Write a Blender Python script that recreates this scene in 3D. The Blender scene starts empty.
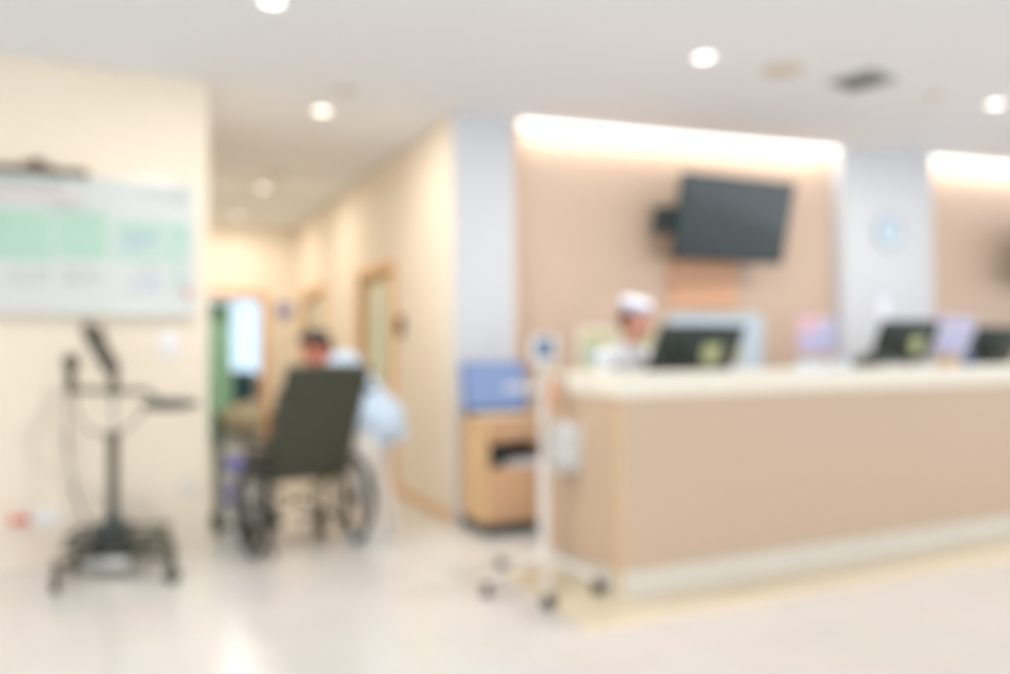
import bpy, bmesh, math, random
from mathutils import Vector, Matrix, Euler
R = math.radians
rnd = random.Random(4)
S = bpy.context.scene
COL = S.collection
# ---------------------------------------------------------------- camera
FPX = 850.0; CX, CY = 505.0, 337.0; CAMH = 1.3
CAMROT = Matrix.Rotation(R(90 + 1.01), 3, 'X') @ Matrix.Rotation(R(-0.4), 3, 'Z')
cd = bpy.data.cameras.new('camera'); cam = bpy.data.objects.new('camera', cd); COL.objects.link(cam)
cam.matrix_world = Matrix.Translation((0, 0, CAMH)) @ CAMROT.to_4x4()
cd.sensor_width = 36; cd.lens = 36 * FPX / 1010; cd.clip_start = 0.02; cd.clip_end = 60
cd.dof.use_dof = True; cd.dof.focus_distance = 0.30; cd.dof.aperture_fstop = 4.0   # focused far too close: whole room is soft
S.camera = cam
# ---------------------------------------------------------------- world, exposure
W = bpy.data.worlds.new('daylight'); S.world = W; W.use_nodes = True
W.node_tree.nodes['Background'].inputs[0].default_value = (0.93, 0.955, 1.0, 1)
W.node_tree.nodes['Background'].inputs[1].default_value = 1.8
S.view_settings.view_transform = 'Standard'; S.view_settings.look = 'None'
S.view_settings.gamma = 1; S.view_settings.use_curve_mapping = False
S.view_settings.exposure = 0.25
LAMP_W = 24; COVE_W = 5

# ---------------------------------------------------------------- placing helpers
def ray(px, py): return (CAMROT @ Vector(((px - CX) / FPX, -(py - CY) / FPX, -1))).normalized()
def on_z(px, py, z=0.0):
    d = ray(px, py); t = (z - CAMH) / d.z; return Vector((d.x * t, d.y * t, z))
def on_y(px, py, Y):
    d = ray(px, py); t = Y / d.y; return Vector((d.x * t, Y, CAMH + d.z * t))
def dirv(a): return Vector((math.cos(R(a)), math.sin(R(a)), 0))
def hit(px, py, wall):
    P, a = wall; n = dirv(a + 90); d = ray(px, py); o = Vector((0, 0, CAMH))
    t = (Vector(P) - o).dot(n) / d.dot(n); return o + d * t
def along(px, wall, py=350): P, a = wall; return (hit(px, py, wall) - Vector(P)).dot(dirv(a))

# ---------------------------------------------------------------- materials
def lin(c): return tuple(((v / 255) / 12.92 if v / 255 <= .04045 else ((v / 255 + .055) / 1.055) ** 2.4) for v in c)
def mat(name, rgb, rough=.5, metal=0, noise=.04, scale=8, emit=0, ergb=None, alpha=None, trans=0, bump=0, coat=0, spec=.5):
    m = bpy.data.materials.new(name); m.use_nodes = True; nt = m.node_tree; b = nt.nodes['Principled BSDF']
    c = lin(rgb)
    b.inputs['Roughness'].default_value = rough; b.inputs['Metallic'].default_value = metal
    b.inputs['Specular IOR Level'].default_value = spec
    b.inputs['Coat Weight'].default_value = coat
    if trans: b.inputs['Transmission Weight'].default_value = trans
    if emit:
        b.inputs['Emission Color'].default_value = (*lin(ergb or rgb), 1); b.inputs['Emission Strength'].default_value = emit
    tc = nt.nodes.new('ShaderNodeTexCoord'); nz = nt.nodes.new('ShaderNodeTexNoise'); nz.inputs['Scale'].default_value = scale
    nz.inputs['Detail'].default_value = 4
    nt.links.new(tc.outputs['Object'], nz.inputs['Vector'])
    mx = nt.nodes.new('ShaderNodeMix'); mx.data_type = 'RGBA'
    mx.inputs[6].default_value = (*[v * (1 - noise) for v in c], 1); mx.inputs[7].default_value = (*[min(1, v * (1 + noise)) for v in c], 1)
    nt.links.new(nz.outputs['Fac'], mx.inputs[0]); nt.links.new(mx.outputs[2], b.inputs['Base Color'])
    if bump:
        bp = nt.nodes.new('ShaderNodeBump'); bp.inputs['Strength'].default_value = bump; bp.inputs['Distance'].default_value = .005
        nt.links.new(nz.outputs['Fac'], bp.inputs['Height']); nt.links.new(bp.outputs[0], b.inputs['Normal'])
    return m
def stripe_mat(name, rgb, rgb2, axis='X', scale=60, rough=.45, spec=.4, grain=.5, bump=.3):
    m = bpy.data.materials.new(name); m.use_nodes = True; nt = m.node_tree; b = nt.nodes['Principled BSDF']
    b.inputs['Roughness'].default_value = rough; b.inputs['Specular IOR Level'].default_value = spec
    tc = nt.nodes.new('ShaderNodeTexCoord'); wv = nt.nodes.new('ShaderNodeTexWave'); wv.bands_direction = axis
    wv.inputs['Scale'].default_value = scale; wv.inputs['Distortion'].default_value = grain; wv.inputs['Detail'].default_value = 2
    wv.inputs['Detail Scale'].default_value = .5
    nt.links.new(tc.outputs['Object'], wv.inputs['Vector'])
    mx = nt.nodes.new('ShaderNodeMix'); mx.data_type = 'RGBA'
    mx.inputs[6].default_value = (*lin(rgb), 1); mx.inputs[7].default_value = (*lin(rgb2), 1)
    nt.links.new(wv.outputs['Fac'], mx.inputs[0]); nt.links.new(mx.outputs[2], b.inputs['Base Color'])
    if bump:
        bp = nt.nodes.new('ShaderNodeBump'); bp.inputs['Strength'].default_value = bump; bp.inputs['Distance'].default_value = .004
        nt.links.new(wv.outputs['Fac'], bp.inputs['Height']); nt.links.new(bp.outputs[0], b.inputs['Normal'])
    return m
def floor_mat():
    m = bpy.data.materials.new('polished_floor_tile'); m.use_nodes = True; nt = m.node_tree; b = nt.nodes['Principled BSDF']
    tc = nt.nodes.new('ShaderNodeTexCoord'); mp = nt.nodes.new('ShaderNodeMapping'); mp.inputs['Rotation'].default_value[2] = R(-25)
    br = nt.nodes.new('ShaderNodeTexBrick'); br.offset = 0; br.inputs['Scale'].default_value = 1
    br.inputs['Brick Width'].default_value = .6; br.inputs['Row Height'].default_value = .6; br.inputs['Mortar Size'].default_value = .003
    br.inputs['Color1'].default_value = (*lin((230, 226, 220)), 1); br.inputs['Color2'].default_value = (*lin((233, 229, 224)), 1)
    br.inputs['Mortar'].default_value = (*lin((216, 208, 198)), 1)
    nt.links.new(tc.outputs['Object'], mp.inputs[0]); nt.links.new(mp.outputs[0], br.inputs['Vector'])
    nz = nt.nodes.new('ShaderNodeTexNoise'); nz.inputs['Scale'].default_value = 3; nz.inputs['Detail'].default_value = 6
    nt.links.new(tc.outputs['Object'], nz.inputs['Vector'])
    mx = nt.nodes.new('ShaderNodeMix'); mx.data_type = 'RGBA'; mx.blend_type = 'MULTIPLY'; mx.inputs[0].default_value = .12
    nt.links.new(br.outputs['Color'], mx.inputs[6]); nt.links.new(nz.outputs['Color'], mx.inputs[7]); nt.links.new(mx.outputs[2], b.inputs['Base Color'])
    b.inputs['Roughness'].default_value = .22; b.inputs['Specular IOR Level'].default_value = .5
    return m
M = dict(
    floor=floor_mat(), border=mat('tan_floor_border', (238, 224, 196), .3, noise=.05, scale=6),
    ceil=mat('ceiling_paint', (238, 240, 244), .9, noise=.01), cream=mat('cream_wall_paint', (238, 226, 206), .8, noise=.015, scale=2),
    warm=mat('warm_corridor_paint', (243, 231, 213), .8, noise=.015, scale=2), column=mat('white_column_paint', (210, 213, 218), .6, noise=.01),
    panelw=stripe_mat('pale_wood_wall_panel', (202, 177, 157), (211, 187, 167), 'X', 22, .5, .4, 1.2, .1),
    panelo=stripe_mat('orange_wood_panel', (218, 168, 134), (224, 176, 144), 'X', 22, .5, .4, 1, .1),
    reed=stripe_mat('reeded_counter_laminate', (206, 179, 153), (218, 195, 170), 'X', 26, .45, .4, .0, .5),
    reedy=stripe_mat('reeded_counter_side', (206, 176, 148), (218, 190, 164), 'Y', 26, .45, .4, .0, .5),
    cap=mat('cream_stone_worktop', (244, 238, 222), .3, noise=.02, scale=20), kick=mat('brushed_kick_plate', (228, 224, 212), .4, 0),
    orange=mat('orange_wood_frame', (238, 184, 128), .5, noise=.08, scale=12), birch=mat('birch_laminate', (228, 190, 144), .45, noise=.05, scale=10),
    birchd=mat('tan_laminate_front', (214, 172, 134), .45, noise=.05, scale=10), door=mat('pale_olive_door', (240, 230, 196), .5),
    green=mat('sea_green_curtain', (166, 214, 190), .7, noise=.1), paleglass=mat('pale_glass_panel', (214, 228, 218), .2, noise=.02),
    teal=mat('dark_teal', (40, 78, 74), .5), white=mat('white_plastic', (238, 238, 236), .4, noise=.01), whitem=mat('white_enamel', (238, 232, 224), .35, noise=.01),
    black=mat('black_plastic', (46, 58, 58), .45, noise=.1), screen=mat('dark_glass_screen', (30, 46, 50), .16, noise=.1, coat=.5),
    frame=mat('dark_grey_steel', (84, 80, 68), .45, .3), rubber=mat('black_rubber', (50, 52, 46), .8), dgrey=mat('dark_grey_plastic', (70, 70, 62), .5),
    steel=mat('chrome_steel', (180, 180, 176), .3, .9, noise=.02), vinyl=mat('olive_black_vinyl', (64, 66, 52), .55, noise=.12, scale=14, bump=.2),
    blueS=mat('blue_lit_screen', (112, 134, 176), .35, emit=.24, ergb=(140, 158, 200)), blueF=mat('blue_plastic_bezel', (70, 104, 160), .4),
    board=mat('whiteboard_enamel', (206, 211, 208), .3, noise=.01), alum=mat('aluminium_trim', (214, 214, 208), .35, .5),
    mint=mat('mint_ink', (172, 206, 188), .6), mint2=mat('pale_mint_ink', (186, 208, 198), .6), ink=mat('blue_ink', (140, 154, 206), .6), teali=mat('teal_ink', (112, 188, 170), .6),
    red=mat('red_plastic', (214, 84, 70), .5), pink=mat('pink_ink', (236, 196, 196), .6), grey=mat('grey_ink', (168, 178, 174), .6),
    brown=mat('dark_wood_rod', (96, 74, 48), .6), skin=mat('skin', (222, 160, 136), .5, noise=.04, scale=20), skinr=mat('flushed_skin', (214, 128, 100), .5, noise=.04, scale=20),
    hair=mat('black_hair', (44, 34, 28), .55, noise=.2, scale=60, bump=.4), hairb=mat('brown_hair', (104, 64, 48), .55, noise=.2, scale=60, bump=.4),
    shirt=mat('pale_blue_cotton', (198, 216, 234), .8, noise=.03, scale=20), trousers=mat('off_white_cotton', (236, 230, 222), .8, noise=.03, scale=20),
    uniform=mat('white_uniform_cotton', (226, 230, 236), .8, noise=.03, scale=20), capb=mat('blue_cap_band', (96, 122, 190), .7), capw=mat('white_cap_cotton', (236, 238, 248), .7),
    dark=mat('near_black', (20, 18, 18), .5), lips=mat('lip', (190, 84, 80), .5), label=mat('yellow_green_label', (196, 206, 156), .5),
    beige=mat('beige_canvas', (168, 156, 126), .8, noise=.15, scale=10, bump=.3), purple=mat('blue_violet_plastic', (132, 138, 220), .5), paper=mat('paper', (238, 240, 244), .7, noise=.01),
    lilac=mat('lilac_print', (196, 196, 236), .7), rose=mat('rose_print', (232, 180, 200), .7), olive=mat('olive_print', (206, 204, 164), .7, noise=.1, scale=14),
    bpaper=mat('pale_blue_paper', (204, 222, 238), .7), lamp=mat('lamp_glow', (255, 253, 248), .5, emit=3.2), lampw=mat('warm_lamp_glow', (255, 248, 236), .5, emit=3),
    cove=mat('cove_diffuser', (255, 250, 240), .5, emit=1.4), vent=mat('grey_vent_metal', (170, 172, 172), .5), vcream=mat('cream_cover', (214, 206, 192), .6),
    window=mat('lit_blue_window', (200, 226, 246), .3, emit=.9, ergb=(206, 228, 248)), amber=mat('amber_plastic', (226, 150, 96), .5), sensor=mat('blue_grey_screen', (84, 108, 136), .25, emit=.1),
    signp=mat('violet_sign', (120, 112, 170), .5),
)

# ---------------------------------------------------------------- mesh helpers
class MB:
    def __init__(s): s.bm = bmesh.new()
    def box(s, a, b, bev=0, rot=None, piv=None):
        a, b = Vector(a), Vector(b); c = (a + b) / 2; d = b - a
        r = bmesh.ops.create_cube(s.bm, size=1, matrix=Matrix.Translation(c) @ Matrix.Diagonal((*[abs(x) for x in d], 1)))
        vs = r['verts']
        if bev:
            es = list({e for v in vs for e in v.link_edges})
            r2 = bmesh.ops.bevel(s.bm, geom=es, offset=bev, segments=2, affect='EDGES', profile=.5)
            vs = list({v for f in r2['faces'] for v in f.verts} | {v for v in vs if v.is_valid})
        if rot: bmesh.ops.rotate(s.bm, verts=vs, cent=Vector(piv) if piv else c, matrix=rot)
        return s
    def cyl(s, p, q, r1, r2=None, seg=20):
        p, q = Vector(p), Vector(q); d = q - p
        if r2 is None: r2 = r1
        m = Matrix.Translation((p + q) / 2) @ d.to_track_quat('Z', 'Y').to_matrix().to_4x4()
        bmesh.ops.create_cone(s.bm, cap_ends=True, segments=seg, radius1=r1, radius2=max(r2, 1e-5), depth=d.length, matrix=m); return s
    def ball(s, c, r, rot=None, u=20, v=12):
        r = (r, r, r) if not hasattr(r, '__len__') else r
        m = Matrix.Translation(c) @ (rot.to_4x4() if rot else Matrix()) @ Matrix.Diagonal((*r, 1))
        bmesh.ops.create_uvsphere(s.bm, u_segments=u, v_segments=v, radius=1, matrix=m); return s
    def cap(s, p, q, r1, r2=None):
        if r2 is None: r2 = r1
        s.cyl(p, q, r1, r2, 14); s.ball(p, r1, None, 14, 8); s.ball(q, r2, None, 14, 8); return s
    def tube(s, pts, r, seg=10, closed=False):
        pts = [Vector(p) for p in pts]; n = len(pts); rings = []
        for i, p in enumerate(pts):
            if closed: t = (pts[(i + 1) % n] - pts[i - 1])
            else: t = pts[min(i + 1, n - 1)] - pts[max(i - 1, 0)]
            t.normalize(); up = Vector((0, 0, 1)) if abs(t.z) < .9 else Vector((1, 0, 0))
            a = t.cross(up).normalized(); b = t.cross(a)
            rings.append([s.bm.verts.new(p + (a * math.cos(k * 2 * math.pi / seg) + b * math.sin(k * 2 * math.pi / seg)) * r) for k in range(seg)])
        for i in range(n if closed else n - 1):
            A, B = rings[i], rings[(i + 1) % n]
            # align rings so the tube never twists
            off = min(range(seg), key=lambda k: (A[0].co - B[k].co).length)
            d1 = (A[1].co - B[(off + 1) % seg].co).length; d2 = (A[1].co - B[(off - 1) % seg].co).length; sg = 1 if d1 <= d2 else -1
            for k in range(seg): s.bm.faces.new((A[k], A[(k + 1) % seg], B[(off + sg * (k + 1)) % seg], B[(off + sg * k) % seg]))
        if not closed: s.bm.faces.new(rings[0]); s.bm.faces.new(rings[-1])
        return s
    def ring(s, c, r, t, axis='X', n=40, seg=10):
        c = Vector(c); P = []
        for k in range(n):
            a = 2 * math.pi * k / n; u, v = math.cos(a) * r, math.sin(a) * r
            P.append(c + (Vector((0, u, v)) if axis == 'X' else Vector((u, v, 0)) if axis == 'Z' else Vector((u, 0, v))))
        return s.tube(P, t, seg, True)
    def poly(s, pts, z0, z1):
        a = [s.bm.verts.new((x, y, z0)) for x, y in pts]; b = [s.bm.verts.new((x, y, z1)) for x, y in pts]; n = len(pts)
        s.bm.faces.new(a); s.bm.faces.new(b)
        for i in range(n): s.bm.faces.new((a[i], a[(i + 1) % n], b[(i + 1) % n], b[i]))
        return s
    def grid(s, fn, nu, nv):
        V = [[s.bm.verts.new(fn(i / nu, j / nv)) for j in range(nv + 1)] for i in range(nu + 1)]
        for i in range(nu):
            for j in range(nv): s.bm.faces.new((V[i][j], V[i + 1][j], V[i + 1][j + 1], V[i][j + 1]))
        return s
    def build(s, name, m, parent=None, smooth=True, loc=None, rot=None):
        bmesh.ops.recalc_face_normals(s.bm, faces=s.bm.faces)
        me = bpy.data.meshes.new(name); s.bm.to_mesh(me); s.bm.free(); me.materials.append(m)
        if smooth:
            for p in me.polygons: p.use_smooth = True
            try: me.set_sharp_from_angle(angle=R(38))
            except Exception: pass
        o = bpy.data.objects.new(name, me); COL.objects.link(o)
        if parent: o.parent = parent
        if loc is not None: o.location = loc
        if rot is not None: o.rotation_euler = (0, 0, rot)
        return o
def thing(name, label, cat, loc=(0, 0, 0), a=0, group=None):
    o = bpy.data.objects.new(name, None); o.empty_display_size = .1; COL.objects.link(o)
    o.location = loc; o.rotation_euler = (0, 0, R(a)); return tag(o, label, cat, group)
def tag(o, label, cat, group=None):
    o['label'] = label; o['category'] = cat
    if group: o['group'] = group
    return o
def struct(mb, name, m, loc=(0, 0, 0), a=0, parent=None):
    o = mb.build(name, m, parent, smooth=False, loc=loc, rot=R(a))
    if parent is None: o['kind'] = 'structure'
    return o
def blob(name, mb, m, parent, voxel=.009, smooth=3):
    o = mb.build(name, m, None, smooth=False)
    md = o.modifiers.new('r', 'REMESH'); md.mode = 'VOXEL'; md.voxel_size = voxel; md.use_smooth_shade = True
    sm = o.modifiers.new('s', 'SMOOTH'); sm.factor = .5; sm.iterations = smooth
    dg = bpy.context.evaluated_depsgraph_get(); dg.update()
    me = bpy.data.meshes.new_from_object(o.evaluated_get(dg)); me.name = name
    old = o.data; o.modifiers.clear(); o.data = me; bpy.data.meshes.remove(old)
    if not me.materials: me.materials.append(m)
    o.parent = parent
    return o

# ---------------------------------------------------------------- plan of the room
HC = 3.12
Lc = on_z(209, 550); Rc = on_z(455, 524)
AL, AC, AB, AD = 26.5, 114.0, 19.3, 26.9
Lfar = Lc - dirv(AL) * 6.0
CL = 7.0
Re = Rc + dirv(AC) * 6.45                       # corridor's far right corner
Lend = Lc + dirv(AC) * 7.2
W_LEFT = (Lc, AL); W_COR = (Re, AC - 180); W_BACK = (Rc, AB)
endA = 24.0
W_END = (Re, endA)
# floor and ceiling
fl = MB().box((-9, -3, -.1), (11, 20, 0)); struct(fl, 'floor', M['floor'])
ce = MB().box((-9, -3, HC), (11, 20, HC + .1)); struct(ce, 'ceiling', M['ceil'])

def wall(name, P, a, x0, x1, m, openings=(), th=.14, h=HC, z0=0, y0=0, parent=None):
    mb = MB(); xs = x0
    for (a0, a1, zb, zt) in sorted(openings):
        mb.box((xs, y0, z0), (a0, y0 + th, h))
        if zb > z0: mb.box((a0, y0, z0), (a1, y0 + th, zb))
        if zt < h: mb.box((a0, y0, zt), (a1, y0 + th, h))
        xs = a1
    mb.box((xs, y0, z0), (x1, y0 + th, h))
    return struct(mb, name, m, P, a, parent)
wall('wall_left', Lc, AL, -6, 0, M['cream'])
wall('wall_corridor_left', Lc, AC, .0, 7.4, M['warm'], y0=.0)
cl = (Rc - Re).length
# doors of the corridor's right wall
dn0, dn1 = along(359, W_COR, 300), along(394, W_COR, 300)
df0, df1 = along(304, W_COR, 300), along(325, W_COR, 300)
DH = 2.08
wall('wall_corridor_right', Re, AC - 180, 0, cl - .002, M['warm'], openings=[(df0 + .04, df1 - .03, 0, DH), (dn0 + .05, dn1 - .05, 0, DH)], th=.16)
# end wall with its doorway
ex1 = along(262, W_END, 330)
ex0 = ex1 - 1.05
wall('wall_corridor_end', Re, endA, -2.1, .16, M['warm'], openings=[(ex0, ex1, 0, 2.1)])
# room beyond the end doorway
wall('wall_ward', Re + dirv(endA + 90) * 2.4, endA, -3.2, .8, M['warm'])
def door_frame(name, P, a, x0, x1, h, w=.08, y0=-.02, y1=.18):
    mb = MB(); mb.box((x0 - w, y0, 0), (x0, y1, h + w)).box((x1, y0, 0), (x1 + w, y1, h + w)).box((x0, y0, h), (x1, y1, h + w))
    return struct(mb, name, M['orange'], P, a)
def door_leafed(n, P, a, x0, x1, wglass):
    f = door_frame('door_%d' % n, P, a, x0, x1, DH)
    d = MB().box((x0, .06, .01), (x1, .10, DH)).build('door_leaf', M['door'], f, False)
    g0 = x0 + (x1 - x0) * wglass[0]; g1 = x0 + (x1 - x0) * wglass[1]
    MB().box((g0, .052, .12), (g1, .058, DH - .1)).build('glass_panel', M['paleglass'], d, False)
    MB().cyl((x1 - .12, .06, 1.0), (x1 - .12, .02, 1.0), .01).cyl((x1 - .12, .02, 1.0), (x1 - .24, .02, 1.0), .01).build('handle', M['steel'], d)
door_leafed(1, Re, AC - 180, dn0 + .05, dn1 - .05, (.34, .62))
door_leafed(2, Re, AC - 180, df0 + .04, df1 - .03, (.3, .6))
f3 = door_frame('door_3', Re, endA, ex0, ex1, 2.1)
# window of the ward seen through the doorway
ww = struct(MB().box((-2.2, 2.35, .95), (-.1, 2.39, 2.35)), 'window_1', M['window'], Re, endA)
MB().box((-2.25, 2.32, .9), (-.05, 2.4, .95)).box((-2.25, 2.32, 2.35), (-.05, 2.4, 2.4)).box((-1.15, 2.32, .95), (-1.1, 2.36, 2.35)).build('window_frame', M['white'], ww, False)
# back wall behind the counter
c1 = along(519, W_BACK, 250); c2a, c2b = along(842, W_BACK, 200), along(932, W_BACK, 200)
struct(MB().box((0, 0, 0), (c1, .5, HC)), 'wall_back_pillar', M['column'], Rc, AB)
struct(MB().box((c2a, 0, 0), (c2b, .5, HC)), 'wall_back_column', M['column'], Rc, AB)
wall('wall_back', Rc, AB, c1, 9.0, M['panelw'], y0=.14)
struct(MB().box((c1 - .03, -.004, 0), (c1, .02, HC)), 'trim_1', M['birchd'], Rc, AB)
# cove diffusers in the ceiling along the panels
for i, (x0, x1) in enumerate(((c1, c2a), (c2b, 8.0))):
    o = struct(MB().box((x0 + .02, .0, HC - .035), (x1 - .02, .13, HC - .005)), 'trim_%d' % (i + 2), M['cove'], Rc, AB)
    L = bpy.data.lights.new('cove_light', 'AREA'); L.shape = 'RECTANGLE'; L.size = x1 - x0 - .1; L.size_y = .1; L.energy = COVE_W * (x1 - x0) / 2.5
    L.color = (1, .96, .9)
    lo = bpy.data.objects.new('cove_light', L); COL.objects.link(lo)
    lo.location = Vector(Rc) + dirv(AB) * ((x0 + x1) / 2) + dirv(AB + 90) * .05 + Vector((0, 0, HC - .045)); lo.rotation_euler = (0, 0, R(AB))
# skirtings
struct(MB().box((-6, -.012, 0), (-.0, 0, .09)), 'baseboard_left', M['cream'], Lc, AL)
struct(MB().box((0, -.012, 0), (c1, 0, .08)), 'baseboard_back', M['column'], Rc, AB)
struct(MB().box((dn1 + .06, -.012, 0), (cl, 0, .08)), 'baseboard_corridor', M['birch'], Re, AC - 180)
# tan border set in the floor round the counter
A = on_z(620, 600); DU, DN = dirv(AD), dirv(AD + 90)
bo = MB().poly([(-.42, -.36), (8.5, -.62), (8.5, .02), (.02, .02), (.02, .78), (-.30, .78)], .0002, .003)
struct(bo, 'floor_border', M['border'], A, AD)

# ---------------------------------------------------------------- ceiling fittings
def downlight(px, py, label, r=.075, warm=0, energy=None, group=None):
    p = on_z(px, py, HC)
    t = thing('downlight', label, 'ceiling light', (p.x, p.y, HC))
    mb = MB(); n = 28
    prof = [(r * .80, -.004), (r * .86, -.012), (r * 1.15, -.012), (r * 1.28, -.002), (r * 1.28, 0.0)]
    rings = [[mb.bm.verts.new((rr * math.cos(2 * math.pi * k / n), rr * math.sin(2 * math.pi * k / n), z)) for k in range(n)] for rr, z in prof]
    for i in range(len(prof) - 1):
        for k in range(n): mb.bm.faces.new((rings[i][k], rings[i][(k + 1) % n], rings[i + 1][(k + 1) % n], rings[i + 1][k]))
    mb.build('trim_ring', M['white'], t)
    MB().cyl((0, 0, -.008), (0, 0, -.001), r * .82, seg=28).build('diffuser', M['lampw' if warm else 'lamp'], t)
    L = bpy.data.lights.new('lamp', 'AREA'); L.shape = 'DISK'; L.size = r * 1.6; L.energy = LAMP_W if energy is None else energy
    L.color = (1, .94, .85) if warm else (1, .97, .92)
    lo = bpy.data.objects.new('lamp', L); COL.objects.link(lo); lo.parent = t; lo.location = (0, 0, -.02)
    return t
downlight(272, 0, 'round ceiling downlight cut by the top edge of the picture', .065)
downlight(322, 110, 'round ceiling downlight in front of the corridor mouth', .07, 1, 14)
downlight(263, 187, 'warm ceiling downlight over the middle of the corridor', .06, 1, 14)
downlight(237, 216, 'warm ceiling downlight nearest the far end wall of the corridor', .06, 1, 15)
downlight(704, 56, 'bright white ceiling downlight above the counter, left of the vents', .065)
downlight(995, 103, 'white ceiling downlight at the right edge of the picture', .065)
def disc(name, px, py, r, m, label, cat, h=.03, gm=None):
    p = on_z(px, py, HC); t = thing(name, label, cat, (p.x, p.y, HC))
    MB().cyl((0, 0, -h * .5), (0, 0, 0), r).build('base_plate', m, t)
    MB().cyl((0, 0, -h), (0, 0, -h * .5), r * .55, r * .8).build('cover', gm or m, t)
disc('ceiling_speaker', 783, 69, .13, M['vcream'], 'round beige ceiling speaker left of the dark air vent', 'speaker', .02)
disc('sprinkler', 935, 94, .05, M['vcream'], 'small round ceiling sprinkler right of the dark air vent', 'sprinkler', .04)
disc('smoke_detector', 345, 89, .07, M['vcream'], 'pale smoke detector beside the downlight before the corridor', 'smoke detector', .04)
disc('smoke_detector', 277, 173, .08, M['vcream'], 'pale smoke detector beside the middle corridor downlight', 'smoke detector', .04)
p = on_z(862, 80, HC); t = thing('air_vent', 'dark square louvred air vent in the ceiling above the counter', 'air vent', (p.x, p.y, HC), AD + 12)
MB().box((-.17, -.17, -.012), (.17, -.14, 0)).box((-.17, .14, -.012), (.17, .17, 0)).box((-.17, -.14, -.012), (-.14, .14, 0)).box((.14, -.14, -.012), (.17, .14, 0)).build('frame', M['vent'], t, False)
MB().box((-.14, -.14, -.003), (.14, .14, 0)).build('backing', M['frame'], t, False)
sl = MB()
for k in range(8): sl.box((-.14, -.13 + k * .035, -.011), (.14, -.112 + k * .035, -.006), rot=Matrix.Rotation(R(30), 3, 'X'))
sl.build('louvres', M['vent'], t, False)

# ---------------------------------------------------------------- things on the left wall
def onwall(px, py, Wl, off=0.0):
    p = hit(px, py, Wl); return p - dirv(Wl[1] + 90) * off
b0, b1 = along(-90, W_LEFT, 250), along(196, W_LEFT, 250)
zt, zb = hit(120, 179, W_LEFT).z, hit(120, 314, W_LEFT).z
bw, bh = b1 - b0, zt - zb
t = thing('whiteboard', 'wide whiteboard with mint green tables and blue writing on the left wall', 'whiteboard', Vector((Lc.x, Lc.y, 0)) + dirv(AL) * b0 + Vector((0, 0, zb)), AL)
MB().box((.02, -.016, .02), (bw - .02, -.001, bh - .02)).build('panel', M['board'], t, False)
fr = MB(); fr.box((0, -.024, 0), (bw, -.001, .02), .003).box((0, -.024, bh - .02), (bw, -.001, bh), .003).box((0, -.024, .02), (.02, -.001, bh - .02)).box((bw - .02, -.024, .02), (bw, -.001, bh - .02)); fr.build('frame', M['alum'], t)
MB().box((.3, -.07, -.012), (bw - .02, -.001, 0), .003).build('pen_tray', M['alum'], t)
def bx(px, py):
    p = hit(px, py, W_LEFT); return ((p - Lc).dot(dirv(AL)) - b0, p.z - zb)
def patch(name, x0, y0, x1, y1, m, lift=.0175):
    a = bx(x0, y1); b = bx(x1, y0); return MB().box((max(.025, a[0]), -lift, max(.025, a[1])), (min(bw - .025, b[0]), -.016, b[1])).build(name, m, t, False)
for q in ((-60, 212, 54, 258), (57, 214, 107, 259)): patch('mint_table', *q, M['mint'])['label'] = 'mint green filled table on the board'
patch('pale_table', 112, 223, 190, 262, M['mint2'])['label'] = 'pale mint table area'
def writing(name, boxes, m, seed=1, dens=.72, lift=.0190):
    rr = random.Random(seed); mb = MB()
    for (x0, y0, x1, y1, rows) in boxes:
        a = bx(x0, y1); b = bx(x1, y0); ax = max(.03, a[0]); rh = (b[1] - a[1]) / rows
        for k in range(rows):
            x = ax; z = a[1] + rh * (k + .5)
            while x < b[0] - .02:
                w = rr.uniform(.012, .05); w = min(w, b[0] - x)
                if rr.random() < dens: mb.box((x, -lift, z - rh * .26), (x + w * .8, -.0176 if lift > .018 else -.016, z + rh * rr.uniform(.1, .28)))
                x += w
    return mb.build(name, m, t, False)
writing('blue_writing', [(124, 236, 158, 249, 2), (122, 276, 160, 288, 2)], M['ink'], 3)
writing('teal_writing', [(172, 228, 187, 254, 4), (174, 268, 184, 290, 3), (122, 228, 160, 234, 1)], M['teali'], 4, .8)
writing('grey_writing', [(140, 192, 190, 202, 2), (10, 268, 54, 284, 3), (62, 268, 104, 284, 3), (50, 206, 106, 211, 1), (130, 266, 158, 272, 1)], M['grey'], 5)
a = bx(187, 293); MB().cyl((a[0], -.03, a[1]), (a[0], -.016, a[1]), .022).build('magnet', M['red'], t)['label'] = 'small red round magnet'
# banner on a dark rod over the board's top left
r0, r1 = along(-70, W_LEFT, 170), along(80, W_LEFT, 178); zr = hit(40, 172, W_LEFT).z; zh = hit(40, 198, W_LEFT).z
t2 = thing('wall_banner', 'small banner with blue heading hung from a dark rod over the whiteboard', 'banner', Lc + dirv(AL) * r0 + Vector((0, 0, zh)) - dirv(AL + 90) * .03, AL)
L2 = r1 - r0; hh = zr - zh
MB().box((0, -.008, 0), (L2, 0, hh)).build('cloth', M['board'], t2, False)
MB().cyl((-.02, -.012, hh), (L2 + .02, -.012, hh), .022).ball((L2 + .02, -.012, hh), .026).build('rod', M['brown'], t2)
MB().tube([(L2 - .32, -.012, hh + .02), (L2 - .24, .01, hh + .075), (L2 - .16, -.012, hh + .02)], .012).box((L2 - .27, -.02, hh + .02), (L2 - .21, .02, hh + .06), .005).build('hanger', M['brown'], t2)
hb = MB(); rr = random.Random(9); x = .03
while x < L2 - .1: w = rr.uniform(.03, .08); hb.box((x, -.011, hh * .35), (x + w, -.008, hh * .68)); x += w + .012
hb.build('heading', M['grey'], t2, False); MB().box((0, -.010, .0), (L2, -.008, .022)).build('pink_edge', M['pink'], t2, False)
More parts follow.
